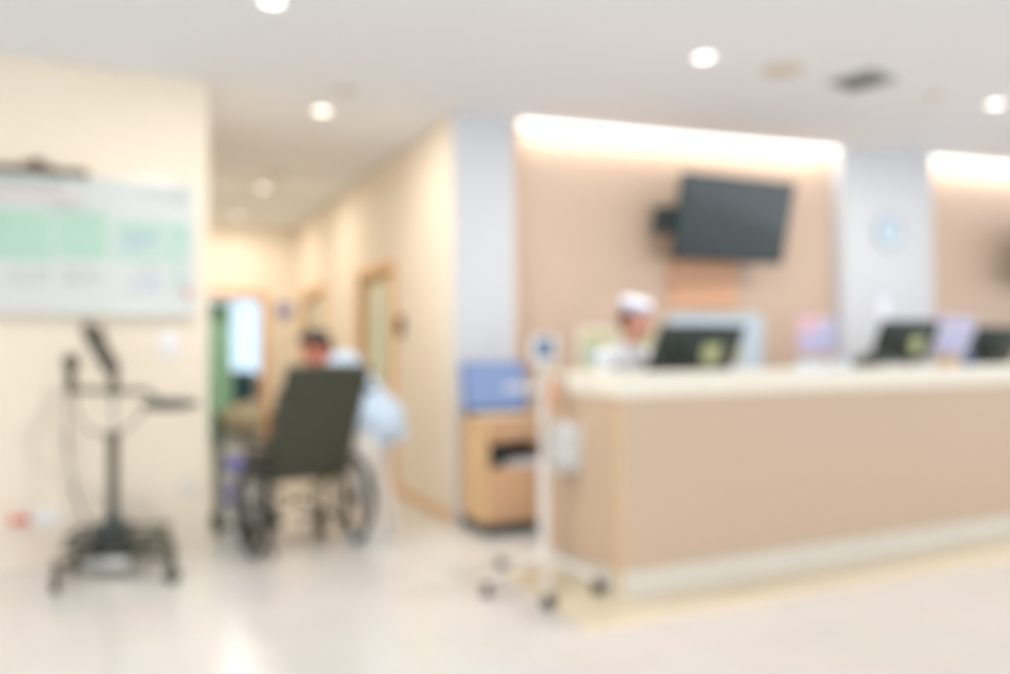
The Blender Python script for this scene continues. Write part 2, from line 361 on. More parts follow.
# wall plates
def plate(px, py, Wl, w, h, label, name='light_switch', cat='switch', m='white', rockers=2, off=.001):
    p = onwall(px, py, Wl, off); t = thing(name, label, cat, p, Wl[1])
    MB().box((-w / 2, -.01, -h / 2), (w / 2, 0, h / 2), .003).build('plate', M[m], t)
    for k in range(rockers):
        cx = -w / 2 + w * (k + .5) / rockers; MB().box((cx - w * .3 / rockers, -.015, -h * .28), (cx + w * .3 / rockers, -.0105, h * .28), .002).build('rocker', M['white'], t)
    return t
plate(169, 345, W_LEFT, .11, .17, 'white light switch plate under the right end of the whiteboard')
plate(187, 486, W_LEFT, .08, .12, 'cream blank plate low on the left wall near the corner', 'wall_plate', 'wall plate', 'vcream', 1)
t = plate(46, 518, W_LEFT, .16, .09, 'white wall socket low on the left wall behind the dark stand', 'wall_socket', 'socket', 'white', 2)
p = onwall(20, 519, W_LEFT, .001); t = thing('power_plug', 'red power plug in the socket low on the left wall', 'plug', p, AL)
MB().box((-.03, -.008, -.03), (.03, 0, .03), .003).build('socket_plate', M['white'], t)
MB().box((-.05, -.055, -.022), (.05, -.009, .022), .008).build('plug_body', M['red'], t)
MB().tube([(.0, -.055, 0), (.02, -.08, -.05), (.12, -.06, -.16), (.2, -.05, -.25), (.32, -.06, -.33)], .006).build('cord', M['pink'], t)
# corridor bits
p = onwall(284, 311, W_END, .0); t = thing('round_wall_sign', 'round violet sign on the far end wall of the corridor', 'sign', p, endA)
MB().cyl((0, -.02, 0), (0, -.001, 0), .115, seg=32).build('disc', M['signp'], t)
MB().cyl((0, -.024, 0), (0, -.0205, 0), .05, seg=24).build('inner_disc', M['lilac'], t)
plate(279, 403, W_END, .09, .14, 'white switch plate low on the far end wall of the corridor')
p = onwall(403, 327, W_COR, .0); t = thing('hand_sanitizer_dispenser', 'small dark hand sanitizer dispenser on the corridor wall', 'dispenser', p, AC - 180)
MB().box((-.04, -.06, -.05), (.04, 0, .10), .012).build('body', M['brown'], t); MB().box((-.028, -.055, -.09), (.028, -.01, -.05), .01).build('nozzle', M['frame'], t)
MB().box((-.03, -.07, .05), (.03, -.061, .08), .003).build('label_strip', M['red'], t)
plate(406, 290, W_COR, .1, .06, 'small pale plate above the sanitizer dispenser on the corridor wall', 'wall_plate', 'wall plate', 'vcream', 1)
# green curtain in the doorway
x0c, x1c = ex0 + .02, along(234, W_END, 330)
cu = MB().grid(lambda u, v: (x0c + (x1c - x0c) * u, .30 + .03 * math.sin(u * 34), .06 + 1.98 * v), 60, 4).build('curtain', M['green'], None, True, Re, R(endA))
so = cu.modifiers.new('s', 'SOLIDIFY'); so.thickness = .006
tag(cu, 'sea green curtain drawn to the left in the doorway at the corridor end', 'curtain')
rd = tag(MB().cyl((ex0 - .1, .3, 2.07), (ex1 + .1, .3, 2.07), .014).build('curtain_rail', M['alum'], None, True, Re, R(endA)), 'thin metal rail holding the sea green curtain', 'rail')
# dark cabinet in the ward
cx0, cx1 = -1.32, -.45
t = thing('ward_cabinet', 'dark teal low cabinet seen through the far doorway', 'cabinet', Re + dirv(endA) * cx0 + dirv(endA + 90) * 1.75, endA)
MB().box((0, 0, .06), (.95, .45, 1.02), .01).build('body', M['teal'], t); MB().box((.02, .02, 0), (.93, .43, .06)).build('plinth', M['dark'], t, False)
for k in range(2):
    d = MB().box((.02 + k * .46, -.018, .1), (.465 + k * .46, 0, .98), .004).build('door', M['teal'], t); MB().cyl((.43 + k * .09, -.03, .5), (.43 + k * .09, -.03, .62), .006).build('handle', M['steel'], d)

# ---------------------------------------------------------------- reception counter
t = thing('reception_counter', 'long tan reeded nursing station counter with cream worktop band', 'counter', A, AD)
LC = 7.5; zc0, zc1 = 1.055, 1.18
MB().box((0.0, 0.0, .14), (LC, .04, zc0)).build('front_panel', M['reed'], t, False)
MB().box((0.0, .04, .14), (.04, .78, zc0)).build('side_panel', M['reedy'], t, False)
MB().box((-.02, -.03, zc0), (LC, .30, zc1), .008).build('worktop', M['cap'], t)
MB().box((-.02, .302, zc0), (.28, .80, zc1), .008).build('return_worktop', M['cap'], t)
MB().box((.012, .012, .0), (LC, .03, .139)).box((.012, .03, 0), (.03, .77, .139)).build('kick_plate', M['kick'], t, False)
MB().box((-.004, -.004, .0), (.012, .012, zc0)).build('corner_strip', M['birch'], t, False)
MB().box((.05, .305, .86), (LC, .78, .90), .004).build('inner_desk', M['cap'], t) if False else MB().box((.29, .305, .86), (LC, .78, .90), .004).build('inner_desk', M['cap'], t)
for k in range(4): MB().box((.3 + k * 1.9, .31, .0), (.33 + k * 1.9, .76, .86)).build('desk_leg_panel', M['birch'], t, False)
def cpt(x, y, z=0): return A + DU * x + DN * y + Vector((0, 0, z))

def monitor(loc, a, w, h, tilt, label, z_c, lbl=True, name='computer_monitor'):
    """local: screen faces +y, back shows towards -y; top leans to -y"""
    t = thing(name, label, 'monitor', loc, a)
    rot = Matrix.Rotation(R(tilt), 3, 'X'); piv = (0, 0, z_c)
    MB().box((-w / 2, -.012, z_c - h / 2), (w / 2, .022, z_c + h / 2), .008, rot, piv).build('housing', M['black'], t)
    MB().box((-w / 2 + .02, .0225, z_c - h / 2 + .02), (w / 2 - .02, .0245, z_c + h / 2 - .02), 0, rot, piv).build('screen', M['screen'], t)
    MB().box((-w * .27, -.045, z_c - h * .28), (w * .27, -.0125, z_c + h * .28), .014, rot, piv).build('rear_cover', M['black'], t)
    if lbl: MB().box((w * .02, -.049, z_c - h * .24), (w * .22, -.0455, z_c + h * .17), 0, rot, piv).build('label', M['label'], t)['label'] = 'yellow-green sticker on the back'
    MB().cyl((0, -.03, z_c), (0, -.03, .02), .018).build('neck', M['dgrey'], t)
    MB().cyl((0, -.0, 0), (0, -.0, .018), .11, .10, 32).build('foot', M['dgrey'], t)
    return t
m1 = cpt(.98, .55, .90)
monitor(m1, 25, .66, .34, 30, 'larger black computer monitor beside the nurse, seen from behind', .41)
m2 = cpt(2.93, .55, .90)
monitor(m2, 20, .54, .34, 26, 'black computer monitor on the right half of the counter, seen from behind', .455)
m3 = cpt(3.98, .56, .90)
monitor(m3, 20, .5, .34, 30, 'black computer monitor cut by the right edge of the picture', .42, False)
def flat(name, mb, m, label, cat, loc, a): return tag(mb.build(name, m, None, True, loc, R(a)), label, cat)
def ctop(px, back=.13):
    # point on the worktop seen at column px
    r = ray(px, 368); n = DN; o = Vector((0, 0, CAMH)); tt = ((A + DN * back) - o).dot(n) / r.dot(n); q = o + r * tt; return Vector((q.x, q.y, zc1))
q = ctop(824)
t = thing('paper_tray', 'pale blue tray of papers on the counter under the left notice', 'paper tray', q, AD)
MB().box((-.14, -.1, .0), (.14, .1, .008)).box((-.14, -.1, .008), (-.132, .1, .05)).box((.132, -.1, .008), (.14, .1, .05)).box((-.132, .092, .008), (.132, .1, .05)).build('tray', M['bpaper'], t, False)
sp = MB()
for k in range(6): sp.box((-.12 + k * .002, -.095, .009 + k * .006), (.12 - k * .003, .085, .014 + k * .006))
sp.build('paper_stack', M['paper'], t, False)
q = ctop(868); t = thing('desk_telephone', 'dark desk telephone on the counter left of the right monitor', 'telephone', q, AD + 180)
MB().box((-.09, -.1, 0), (.09, .1, .05), .012, Matrix.Rotation(R(8), 3, 'X'), (0, -.1, 0)).build('base', M['dgrey'], t)
MB().cap((-.06, -.08, .075), (-.06, .08, .095), .018).box((-.085, -.1, .055), (-.035, -.05, .085), .01).box((-.085, .05, .07), (-.035, .1, .105), .01).build('handset', M['black'], t)
kp = MB()
for i in range(3):
    for j in range(4): kp.box((.0 + i * .025, -.07 + j * .03, .05 + .004 * j), (.018 + i * .025, -.05 + j * .03, .062 + .004 * j), .002)
kp.build('keypad', M['grey'], t)
q = ctop(967); t = thing('pen_cup', 'small blue pen cup on the counter right of the right monitor', 'cup', q, 0)
MB().cyl((0, 0, 0), (0, 0, .075), .034, .038).build('cup', M['blueF'], t)
for k in range(3): MB().cyl((.01 * k - .01, .005 * k, .02), (.03 * k - .035, .01, .13), .004).build('pen', M['white'], t)
q = ctop(948); t = thing('paper_holder', 'tan desk holder on the counter between right monitor and pen cup', 'holder', q, AD)
MB().box((-.06, -.04, 0), (.06, .04, .01)).box((-.06, .028, .01), (.06, .04, .075)).box((-.06, -.04, .01), (.06, -.028, .05)).build('holder_body', M['birchd'], t, False)
MB().box((-.055, -.02, .011), (.055, .02, .085)).build('cards', M['beige'], t, False)

# ---------------------------------------------------------------- things on the back wall
WP = (Rc + dirv(AB + 90) * .14, AB)
def board(name, x0, y0, x1, y1, fm, im, label, cat, Wl=WP, ins=.03, dep=.02):
    p = hit((x0 + x1) / 2, (y0 + y1) / 2, Wl); w = along(x1, Wl, y0) - along(x0, Wl, y0)
    zt = hit((x0 + x1) / 2, y0, Wl).z; zb = hit((x0 + x1) / 2, y1, Wl).z
    t = thing(name, label, cat, (p.x, p.y, zb), AB); h = zt - zb
    MB().box((-w / 2, -dep, 0), (w / 2, -.001, ins)).box((-w / 2, -dep, h - ins), (w / 2, -.001, h)).box((-w / 2, -dep, ins), (-w / 2 + ins, -.001, h - ins)).box((w / 2 - ins, -dep, ins), (w / 2, -.001, h - ins)).build('frame', fm, t, False)
    MB().box((-w / 2 + ins, -dep * .6, ins), (w / 2 - ins, -.001, h - ins)).build('panel', im, t, False)
    return t, w, h
t, w, h = board('pinboard', 578, 328, 660, 405, M['cap'], M['olive'], 'cream-framed olive pinboard on the wall behind the nurse', 'pinboard')
for k in range(4): MB().box((-w / 2 + .07 + k * .15, -.017, h * .5), (-w / 2 + .19 + k * .15, -.0125, h * .5 + .16)).build('sheet', M['paper' if k % 2 else 'mint2'], t, False)
t, w, h = board('whiteboard', 669, 313, 764, 405, M['board'], M['bpaper'], 'pale blue framed board on the wall behind the left monitor', 'board')
for k in range(3): MB().box((-w / 2 + .07 + k * .24, -.017, h * .45), (-w / 2 + .25 + k * .24, -.0125, h * .45 + .24)).build('sheet', M['paper' if k != 2 else 'olive'], t, False)
t, w, h = board('wall_notice', 797, 317, 837, 354, M['rose'], M['paper'], 'white and pink notice on the wall left of the white column', 'notice', ins=.015)
MB().box((-w * .42, -.014, h * .62), (w * .0, -.0122, h * .88)).build('pink_heading', M['rose'], t, False)
MB().box((w * .03, -.014, h * .62), (w * .42, -.0122, h * .88)).box((-w * .42, -.014, h * .12), (w * .42, -.0122, h * .55)).build('lilac_block', M['lilac'], t, False)
t, w, h = board('wall_notice', 936, 317, 974, 354, M['lilac'], M['paper'], 'white and lilac notice on the wall right of the white column', 'notice', ins=.015)
MB().box((-w * .42, -.014, h * .62), (w * .42, -.0122, h * .88)).box((-w * .42, -.014, h * .12), (w * .42, -.0122, h * .5)).build('lilac_block', M['lilac'], t, False)
p = onwall(888, 232, W_BACK, 0); t = thing('wall_clock', 'round pale blue wall clock on the white column', 'clock', p, AB)
MB().cyl((0, -.02, 0), (0, -.001, 0), .15, seg=40).build('face', M['bpaper'], t)
MB().ring((0, -.02, 0), .15, .012, 'Y').build('rim', M['grey'], t)
MB().box((-.006, -.026, -.01), (.006, -.0225, .09), 0, Matrix.Rotation(R(35), 3, 'Y'), (0, 0, 0)).build('minute_hand', M['dgrey'], t, False)
MB().box((-.006, -.03, -.01), (.006, -.0265, .06), 0, Matrix.Rotation(R(-70), 3, 'Y'), (0, 0, 0)).build('hour_hand', M['dgrey'], t, False)
t, w, h = board('wall_notice', 876, 296, 890, 322, M['lilac'], M['paper'], 'small pale notice low on the white column under the clock', 'notice', W_BACK, .01, .012)
# orange panel under the television
x0, x1 = along(668, WP, 290), along(735, WP, 290); zt = hit(700, 215, WP).z
o = MB().box((x0, -.03, hit(700, 309, WP).z), (x1, -.001, zt)).build('wood_panel', M['panelo'], None, False, WP[0], R(AB))
tag(o, 'orange-brown wood panel on the wall under the television', 'panel')
def television(c, a, w, h, tilt, label, bracket=True, wallp=None):
    t = thing('television', label, 'television', c, a)
    rot = Matrix.Rotation(R(tilt), 3, 'X'); piv = (0, 0, 0)
    MB().box((-w / 2, -.02, -h / 2), (w / 2, .03, h / 2), .006, rot, piv).build('housing', M['black'], t)
    MB().box((-w / 2 + .02, -.024, -h / 2 + .03), (w / 2 - .02, -.0205, h / 2 - .02), 0, rot, piv).build('screen', M['screen'], t)
    MB().box((-w * .3, .03, -h * .3), (w * .3, .07, h * .3), .01, rot, piv).build('rear_cover', M['black'], t)
    return t
pc = hit(734, 220, (WP[0] - dirv(AB + 90) * .38, AB))
TW = television(pc, 25, 1.16, .70, 15, 'black television on a wall arm over the station, screen off')
MB().cyl((0, .06, 0), (-.5, .17, 0), .022).cyl((-.5, .17, 0), (-.2, .38, 0), .022).box((-.3, .36, -.12), (-.12, .385, .12), .004).build('wall_arm', M['frame'], TW)
MB().box((-.66, .1, -.12), (-.47, .24, .10), .01).build('cable_box', M['black'], TW)
pc = hit(1058, 258, (WP[0] - dirv(AB + 90) * .3, AB))
T2 = television(pc, 24, .92, .56, 12, 'second black television cut by the right edge of the picture')
MB().cyl((0, .06, 0), (0, .27, 0), .03).box((-.12, .262, -.1), (.12, .282, .1), .004).build('wall_arm', M['frame'], T2)

# ---------------------------------------------------------------- birch cabinet with blue screen
K = on_z(487, 538); AK = 24
t = thing('side_cabinet', 'low birch side cabinet with an open shelf against the white pillar', 'cabinet', K, AK)
cw, cdp, chh = .52, .50, .81
MB().box((0, 0, .09), (.02, cdp, chh)).build('side_panel', M['birch'], t, False)
MB().box((cw - .02, 0, .09), (cw, cdp, chh)).build('side_panel', M['birch'], t, False)
MB().box((-.01, -.012, chh), (cw + .01, cdp + .002, chh + .025), .004).build('top', M['birch'], t)
MB().box((.02, cdp - .012, .09), (cw - .02, cdp, chh)).box((.02, .0, .09), (cw - .02, cdp - .012, .11)).box((.02, .0, .46), (cw - .02, cdp - .012, .48)).box((.02, 0, .66), (cw - .02, cdp - .012, .675)).build('shelf', M['birchd'], t, False)
d = MB().box((.022, -.014, .115), (cw - .022, -.001, .465), .003).build('door', M['birchd'], t); MB().cyl((cw - .09, -.035, .4), (cw - .2, -.035, .4), .006).build('handle', M['steel'], d)
d = MB().box((.022, -.014, .668), (cw - .022, -.001, .797), .003).build('drawer', M['birchd'], t); MB().cyl((.2, -.035, .73), (.34, -.035, .73), .006).build('handle', M['steel'], d)
MB().box((.0, .012, 0), (cw, cdp - .01, .089)).build('plinth', M['black'], t, False)
MB().box((.021, .32, .481), (cw - .021, .33, .659)).build('shelf_shade_sheet', M['black'], t, False)  # black sheet across the open shelf, stands in for the shade inside it
def kpt(x, y, z): return K + dirv(AK) * x + dirv(AK + 90) * y + Vector((0, 0, z))
t = thing('paper_stack', 'white papers lying in the open shelf of the birch cabinet', 'papers', kpt(.3, .15, .4805), AK)
for k in range(4): MB().box((-.14 + .01 * k, -.12, .012 * k), (.16 - .01 * k, .12, .012 * k + .01), 0, Matrix.Rotation(R(4 * k - 5), 3, 'Z')).build('sheet_bundle', M['paper' if k % 2 else 'bpaper'], t, False)
t = thing('device_case', 'black case in the open shelf of the birch cabinet', 'case', kpt(.1, .15, .4805), AK)
MB().box((-.06, -.12, 0), (.05, .12, .13), .015).build('shell', M['black'], t); MB().tube([(-.005, -.05, .13), (-.005, -.045, .155), (-.005, .045, .155), (-.005, .05, .13)], .006).build('handle', M['dgrey'], t)
t = thing('touchscreen_computer', 'blue-lit touchscreen computer standing on the birch cabinet', 'computer', kpt(.17, .2, chh + .025), AK - 4)
rot = Matrix.Rotation(R(-12), 3, 'X'); pv = (0, 0, .03)
MB().box((-.245, 0, .02), (.245, .035, .40), .01, rot, pv).build('housing', M['blueF'], t)
MB().box((-.225, -.003, .06), (.225, -.0005, .385), 0, rot, pv).build('screen', M['blueS'], t)
MB().box((-.24, -.006, .022), (.24, -.0005, .045), .002, rot, pv).build('lower_bezel', M['frame'], t)
MB().box((-.18, -.05, 0), (.18, .16, .018), .006).box((-.05, .06, .018), (.05, .13, .2), .006).build('foot', M['white'], t)

# ---------------------------------------------------------------- castor helper and stands
def castor(t, x, y, r, m='rubber', ang=0, z0=None):
    c = MB(); d = Vector((math.cos(ang), math.sin(ang), 0)); n = Vector((-d.y, d.x, 0)); p = Vector((x, y, r))
    for s_ in (-1, 1): c.cyl(p + n * s_ * .006, p + n * s_ * .020, r, r * .94, 24)
    c.cyl(p - n * .021, p + n * .021, r * .3, seg=12)
    w = c.build('castor_wheel', M[m], t)
    h = MB(); h.cyl((x, y, r * 1.75), (x - d.x * .0, y - d.y * .0, r * 2.15), .012); h.box((x - .018, y - .018, r * 1.1), (x + .018, y + .018, r * 1.9), .006)
    h.build('castor_fork', M['dgrey'], w)
# white rolling monitor stand
G = on_z(545, 580)
t = thing('rolling_monitor_stand', 'white five-wheeled medical stand with small monitor in front of the counter', 'medical stand', G, 0)
sc = 850 / G.y
tips = [on_z(487, 596), on_z(548, 609), on_z(598, 594), on_z(577, 571), on_z(502, 571)]
for q in tips:
    v = q - G; r = .036; leg = MB(); e = Vector((v.x, v.y, .085)); pts = []
    k0 = Vector((v.x, v.y, 0)).normalized() * .03
    leg.cap((k0.x, k0.y, .13), (e.x, e.y, .09), .024, .017).build('leg', M['whitem'], t)
    castor(t, v.x, v.y, r, 'rubber', math.atan2(v.y, v.x) + .6)
MB().cyl((0, 0, .10), (0, 0, .16), .055, .045).cyl((0, 0, .16), (0, 0, .2), .045, .026).build('hub', M['whitem'], t)
MB().cyl((0, 0, .18), (0, 0, .66), .030).cyl((0, 0, .66), (0, 0, .68), .034).build('lower_pole', M['whitem'], t)
MB().cyl((0, 0, .68), (0, 0, 1.2), .022).build('upper_pole', M['whitem'], t)
MB().box((-.07, -.035, 1.235), (.075, .035, 1.385), .012, Matrix.Rotation(R(-14), 3, 'X')).cyl((0, 0, 1.18), (0, .0, 1.25), .02).build('monitor_case', M['white'], t)
MB().box((-.045, -.0405, 1.255), (.055, -.0365, 1.365), .002, Matrix.Rotation(R(-14), 3, 'X'), (0, 0, 1.31)).build('monitor_screen', M['sensor'], t)
MB().cyl((0, 0, 1.09), (-.19, -.02, 1.1), .014).cap((-.19, -.02, 1.1), (-.21, -.08, 1.1), .014).build('handle_bar', M['white'], t)
MB().cyl((.01, 0, 1.02), (.05, -.02, 1.02), .012).cap((.055, -.02, 1.02), (.055, -.02, 1.14), .022).build('thermometer_holder', M['amber'], t)
# basket
bk = MB(); bx0, bx1, by0, by1, bz0, bz1 = .04, .23, -.09, .09, .62, .88
for k in range(8):
    z = bz0 + (bz1 - bz0) * k / 7; bk.tube([(bx0, by0, z), (bx1, by0, z), (bx1, by1, z), (bx0, by1, z)], .0045 if k < 7 else .007, 6, True)
for k in range(7):
    x = bx0 + (bx1 - bx0) * k / 6
    bk.tube([(x, by0, bz1), (x, by0, bz0), (x, by1, bz0), (x, by1, bz1)], .003, 6)
    y = by0 + (by1 - by0) * k / 6
    bk.tube([(bx0, y, bz1), (bx0, y, bz0), (bx1, y, bz0), (bx1, y, bz1)], .003, 6)
bk.cyl((0, 0, .8), (bx0, 0, .8), .01)
bk.build('wire_basket', M['whitem'], t)
cf = tag(MB().box((-.085, -.08, 0), (.088, .08, .24), .03).box((-.06, -.05, .22), (.05, .04, .27), .02).build('rolled_cuff', M['white'], None, True, G + Vector((.135, 0, .628)), 0), 'off-white rolled cuff in the basket of the white stand', 'cuff')
MB().tube([(0, .03, 1.2), (.12, .02, 1.12), (.21, 0, 1.0), (.2, 0, .86)], .006).tube([(.02, -.02, 1.2), (-.05, -.05, .95), (.03, -.08, .78), (.08, -.06, .86)], .005).build('cables', M['grey'], t)

# dark stand on the left
D = on_z(113, 573)
t = thing('rolling_exam_stand', 'dark wheeled equipment stand with tray beneath the whiteboard', 'medical stand', D, 8)
rt = Matrix.Rotation(R(-8), 3, 'Z')
cas = [(on_z(56, 593), .046), (on_z(172, 583), .046), (on_z(168, 562), .034), (on_z(76, 571), .034)]
for q, r in cas:
    v = rt @ (q - D)
    n = Vector((v.x, v.y, 0)).normalized() * .05
    MB().box((-.02, 0, -.02), (.02, (Vector((v.x, v.y, 0)) - n).length, .02), .006, Matrix.Rotation(math.atan2(v.y, v.x) - math.pi / 2, 3, 'Z'), (0, 0, 0)).build('leg', M['frame'], t, loc=(n.x, n.y, .14))
    MB().cyl((v.x, v.y, r * 1.9), (v.x, v.y, .17 if q is not cas[1][0] else .24), .02).build('leg_post', M['frame'], t)
    castor(t, v.x, v.y, r, 'rubber', math.atan2(v.y, v.x) + .9)
MB().box((-.24, -.15, .165), (.27, .13, .185), .008).build('base_tray', M['dgrey'], t)
MB().tube([(-.22, -.13, .25), (.30, -.13, .25), (.30, .11, .25), (-.22, .11, .25)], .012, 8, True).cyl((-.22, -.13, .18), (-.22, -.13, .25), .01).cyl((.27, -.13, .18), (.27, -.13, .25), .01).cyl((-.22, .11, .18), (-.22, .11, .25), .01).cyl((.26, .11, .18), (.26, .11, .25), .01).build('base_rail', M['frame'], t)
MB().box((-.10, -.10, .186), (.09, .08, .30), .015).cyl((0, 0, .3), (0, 0, .36), .05, .035).build('battery_box', M['black'], t)
MB().box((-.12, -.13, .03), (.13, .06, .12), .015).build('counterweight', M['steel'], t)
MB().cyl((0, 0, .3), (0, 0, .82), .033).cyl((0, 0, .80), (0, 0, .84), .04).build('lower_pole', M['frame'], t)
MB().cyl((0, 0, .84), (0, 0, 1.12), .016).build('upper_pole', M['steel'], t)
MB().cyl((-.24, 0, 1.09), (.2, .0, 1.08), .016).ball((0, 0, 1.085), .04).build('cross_bar', M['frame'], t)
MB().tube([(-.22, 0, 1.08), (-.2, -.02, .95), (-.12, -.03, .85), (0, -.03, .81)], .008).tube([(.0, -.03, .81), (.1, -.03, .87), (.2, -.03, .98), (.3, -.02, 1.0)], .008).build('handle_loop', M['brown'], t)
MB().ball((.33, -.02, 1.0), (.17, .13, .035)).cyl((.2, 0, 1.07), (.27, 0, 1.02), .014).box((.2, -.13, 1.005), (.46, .09, 1.02), .006).build('tray', M['black'], t)
hd = MB(); hd.box((-.045, -.04, 1.2), (.045, .05, 1.50), .02, Matrix.Rotation(R(-28), 3, 'Y'), (0, 0, 1.2)); hd.cap((0, 0, 1.1), (.01, 0, 1.24), .028)
hd.ball((-.10, 0, 1.40), (.06, .05, .075)); hd.cap((-.15, 0, 1.47), (-.13, 0, 1.41), .03)
hd.build('device_head', M['frame'], t)
MB().cap((-.24, 0, 1.10), (-.24, 0, 1.24), .032, .028).ball((-.235, -.01, 1.26), .05).build('probe_holder', M['frame'], t)
MB().tube([(-.24, -.02, 1.1), (-.25, -.03, .8), (-.21, -.03, .5), (-.15, -.03, .34), (-.08, -.05, .3)], .007).build('cable', M['dgrey'], t)

# ---------------------------------------------------------------- wheelchair
wl, wr = on_z(251, 553), on_z(351, 545); mid = (wl + wr) / 2 + Vector((.02, 0, 0)); ax = (wr - wl); HW = 35.0; tr = .345
t = thing('wheelchair', 'empty black wheelchair with reclined high back, seen from behind in the corridor mouth', 'wheelchair', mid, HW)
def big_wheel(x, s_):
    w = MB().ring((x, 0, .305), .284, .023, 'X', 48, 12).build('tyre', M['rubber'], t)
    MB().ring((x, 0, .305), .268, .009, 'X', 48).build('rim', M['steel'], w)
    MB().ring((x + s_ * .045, 0, .305), .25, .009, 'X', 48).build('push_ring', M['frame'], w)
    sp = MB().cyl((x - .03, 0, .305), (x + .05 * s_, 0, .305), .028)
    for k in range(24):
        a = 2 * math.pi * k / 24; sp.cyl((x + (.02 if k % 2 else -.02), 0, .305), (x, math.cos(a) * .268, .305 + math.sin(a) * .268), .0028, seg=6)
    sp.build('spokes', M['dgrey'], w)
big_wheel(-tr, -1); big_wheel(tr, 1)
SW = tr - .06
for s_ in (-1, 1):
    x = s_ * SW
    sf = MB(); sf.tube([(x, .0, .47), (x, .40, .47), (x, .47, .42), (x, .50, .16)], .014).tube([(x, -.03, .16), (x, .34, .16)], .012).cyl((x, 0, .16), (x, 0, .5), .014).cyl((x, .36, .16), (x, .36, .47), .013)
    sf.build('side_frame', M['frame'], t)
    MB().box((x - .035, .0, .69), (x + .035, .34, .735), .012).cyl((x, .04, .47), (x, .04, .7), .011).cyl((x, .32, .47), (x, .32, .7), .011).build('armrest', M['vinyl'], t)
    MB().box((x - .004, .05, .49), (x + .004, .31, .66), .002).build('side_guard', M['dgrey'], t)
    c = MB(); c.cyl((x - .014 - .03 * s_, .34, .09), (x + .014 - .03 * s_, .34, .09), .09, seg=32); cw_ = c.build('front_castor', M['rubber'], t)
    MB().tube([(x - .03 * s_, .34, .09), (x - .03 * s_ + .025, .36, .16), (x - .03 * s_, .36, .21)], .009).build('castor_fork', M['steel'], cw_)
    MB().tube([(x, .5, .2), (x - .01 * s_, .56, .14), (x - .02 * s_, .6, .1)], .011).box((x - .03 * s_ - .09, .53, .085), (x - .03 * s_ + .05, .68, .10), .005).build('footrest', M['dgrey'], t)
    MB().tube([(x, 0, .47), (x, -.04, .6), (x, -.26, 1.0), (x, -.30, 1.06), (x, -.39, 1.07)], .013).build('back_post', M['frame'], t)
    MB().cap((x, -.35, 1.07), (x, -.45, 1.07), .019).build('push_handle', M['rubber'], t)
    MB().cyl((x, -.0, .16), (x, -.16, .07), .010).cyl((x - .01, -.17, .045), (x + .01, -.17, .045), .03).build('anti_tip', M['frame'], t)
MB().box((-SW + .01, -.02, .455), (SW - .01, .42, .515), .02).build('seat', M['vinyl'], t)
def backf(u, v):
    z = .53 + .70 * v; y = -.04 - .385 * v - .035 * math.sin(math.pi * u) * (1 - v * .6); wv = SW - .005 + .0 * v
    return (-wv + 2 * wv * u, y, z - (.02 * (2 * u - 1) ** 4 if v > .95 else 0))
bk_ = MB().grid(backf, 14, 14).build('backrest', M['vinyl'], t); so = bk_.modifiers.new('s', 'SOLIDIFY'); so.thickness = .045; so.offset = 0
bv = bk_.modifiers.new('b', 'BEVEL'); bv.width = .012; bv.segments = 2
MB().cyl((-SW, .1, .17), (SW, .18, .44), .011).cyl((SW, .1, .17), (-SW, .18, .44), .011).build('cross_brace', M['frame'], t)

# ---------------------------------------------------------------- supply trolley
q = on_z(246, 526)
t = thing('supply_trolley', 'grey wire supply trolley half hidden by the corridor corner', 'trolley', q, 24)
for (x, y) in ((-.2, -.16), (.2, -.16), (.2, .16), (-.2, .16)):
    MB().cyl((x, y, .1), (x, y, .86), .012).build('post', M['dgrey'], t); castor(t, x, y, .045, 'rubber', .5)
for z in (.14, .42, .66):
    s_ = MB().tube([(-.2, -.16, z), (.2, -.16, z), (.2, .16, z), (-.2, .16, z)], .008, 6, True)
    for k in range(9): s_.cyl((-.18 + .045 * k, -.16, z), (-.18 + .045 * k, .16, z), .003, seg=6)
    s_.build('shelf', M['steel'], t)
def tp(x, y, z): return q + dirv(24) * x + dirv(114) * y + Vector((0, 0, z))
bg = MB(); bg.ball((0, 0, .12), (.17, .13, .125)).ball((.03, 0, .17), (.11, .1, .10)); o = blob('canvas_bag', bg, M['beige'], None, .012, 4); o.location = tp(-.02, 0, .672); tag(o, 'bulging beige-grey canvas bag on top of the supply trolley', 'bag')
tag(MB().box((-.07, -.06, 0), (.07, .06, .1), .01).build('supply_box', M['purple'], None, True, tp(-.09, -.05, .43), R(24)), 'upper blue-violet box on the middle shelf of the trolley', 'box')
tag(MB().box((-.06, -.08, 0), (.07, .06, .12), .01).build('supply_box', M['dgrey'], None, True, tp(.09, .0, .43), R(24)), 'dark grey box on the middle shelf of the trolley', 'box')
tag(MB().box((-.08, -.08, 0), (.08, .08, .20), .012).build('supply_box', M['lilac'], None, True, tp(-.09, -.02, .15), R(24)), 'larger pale lilac box on the lowest shelf of the trolley', 'box')
tag(MB().box((-.05, -.05, 0), (.05, .05, .06), .01).build('small_carton', M['amber'], None, True, tp(-.14, -.10, .672), R(24)), 'small orange carton beside the beige bag on the trolley', 'carton') if False else None

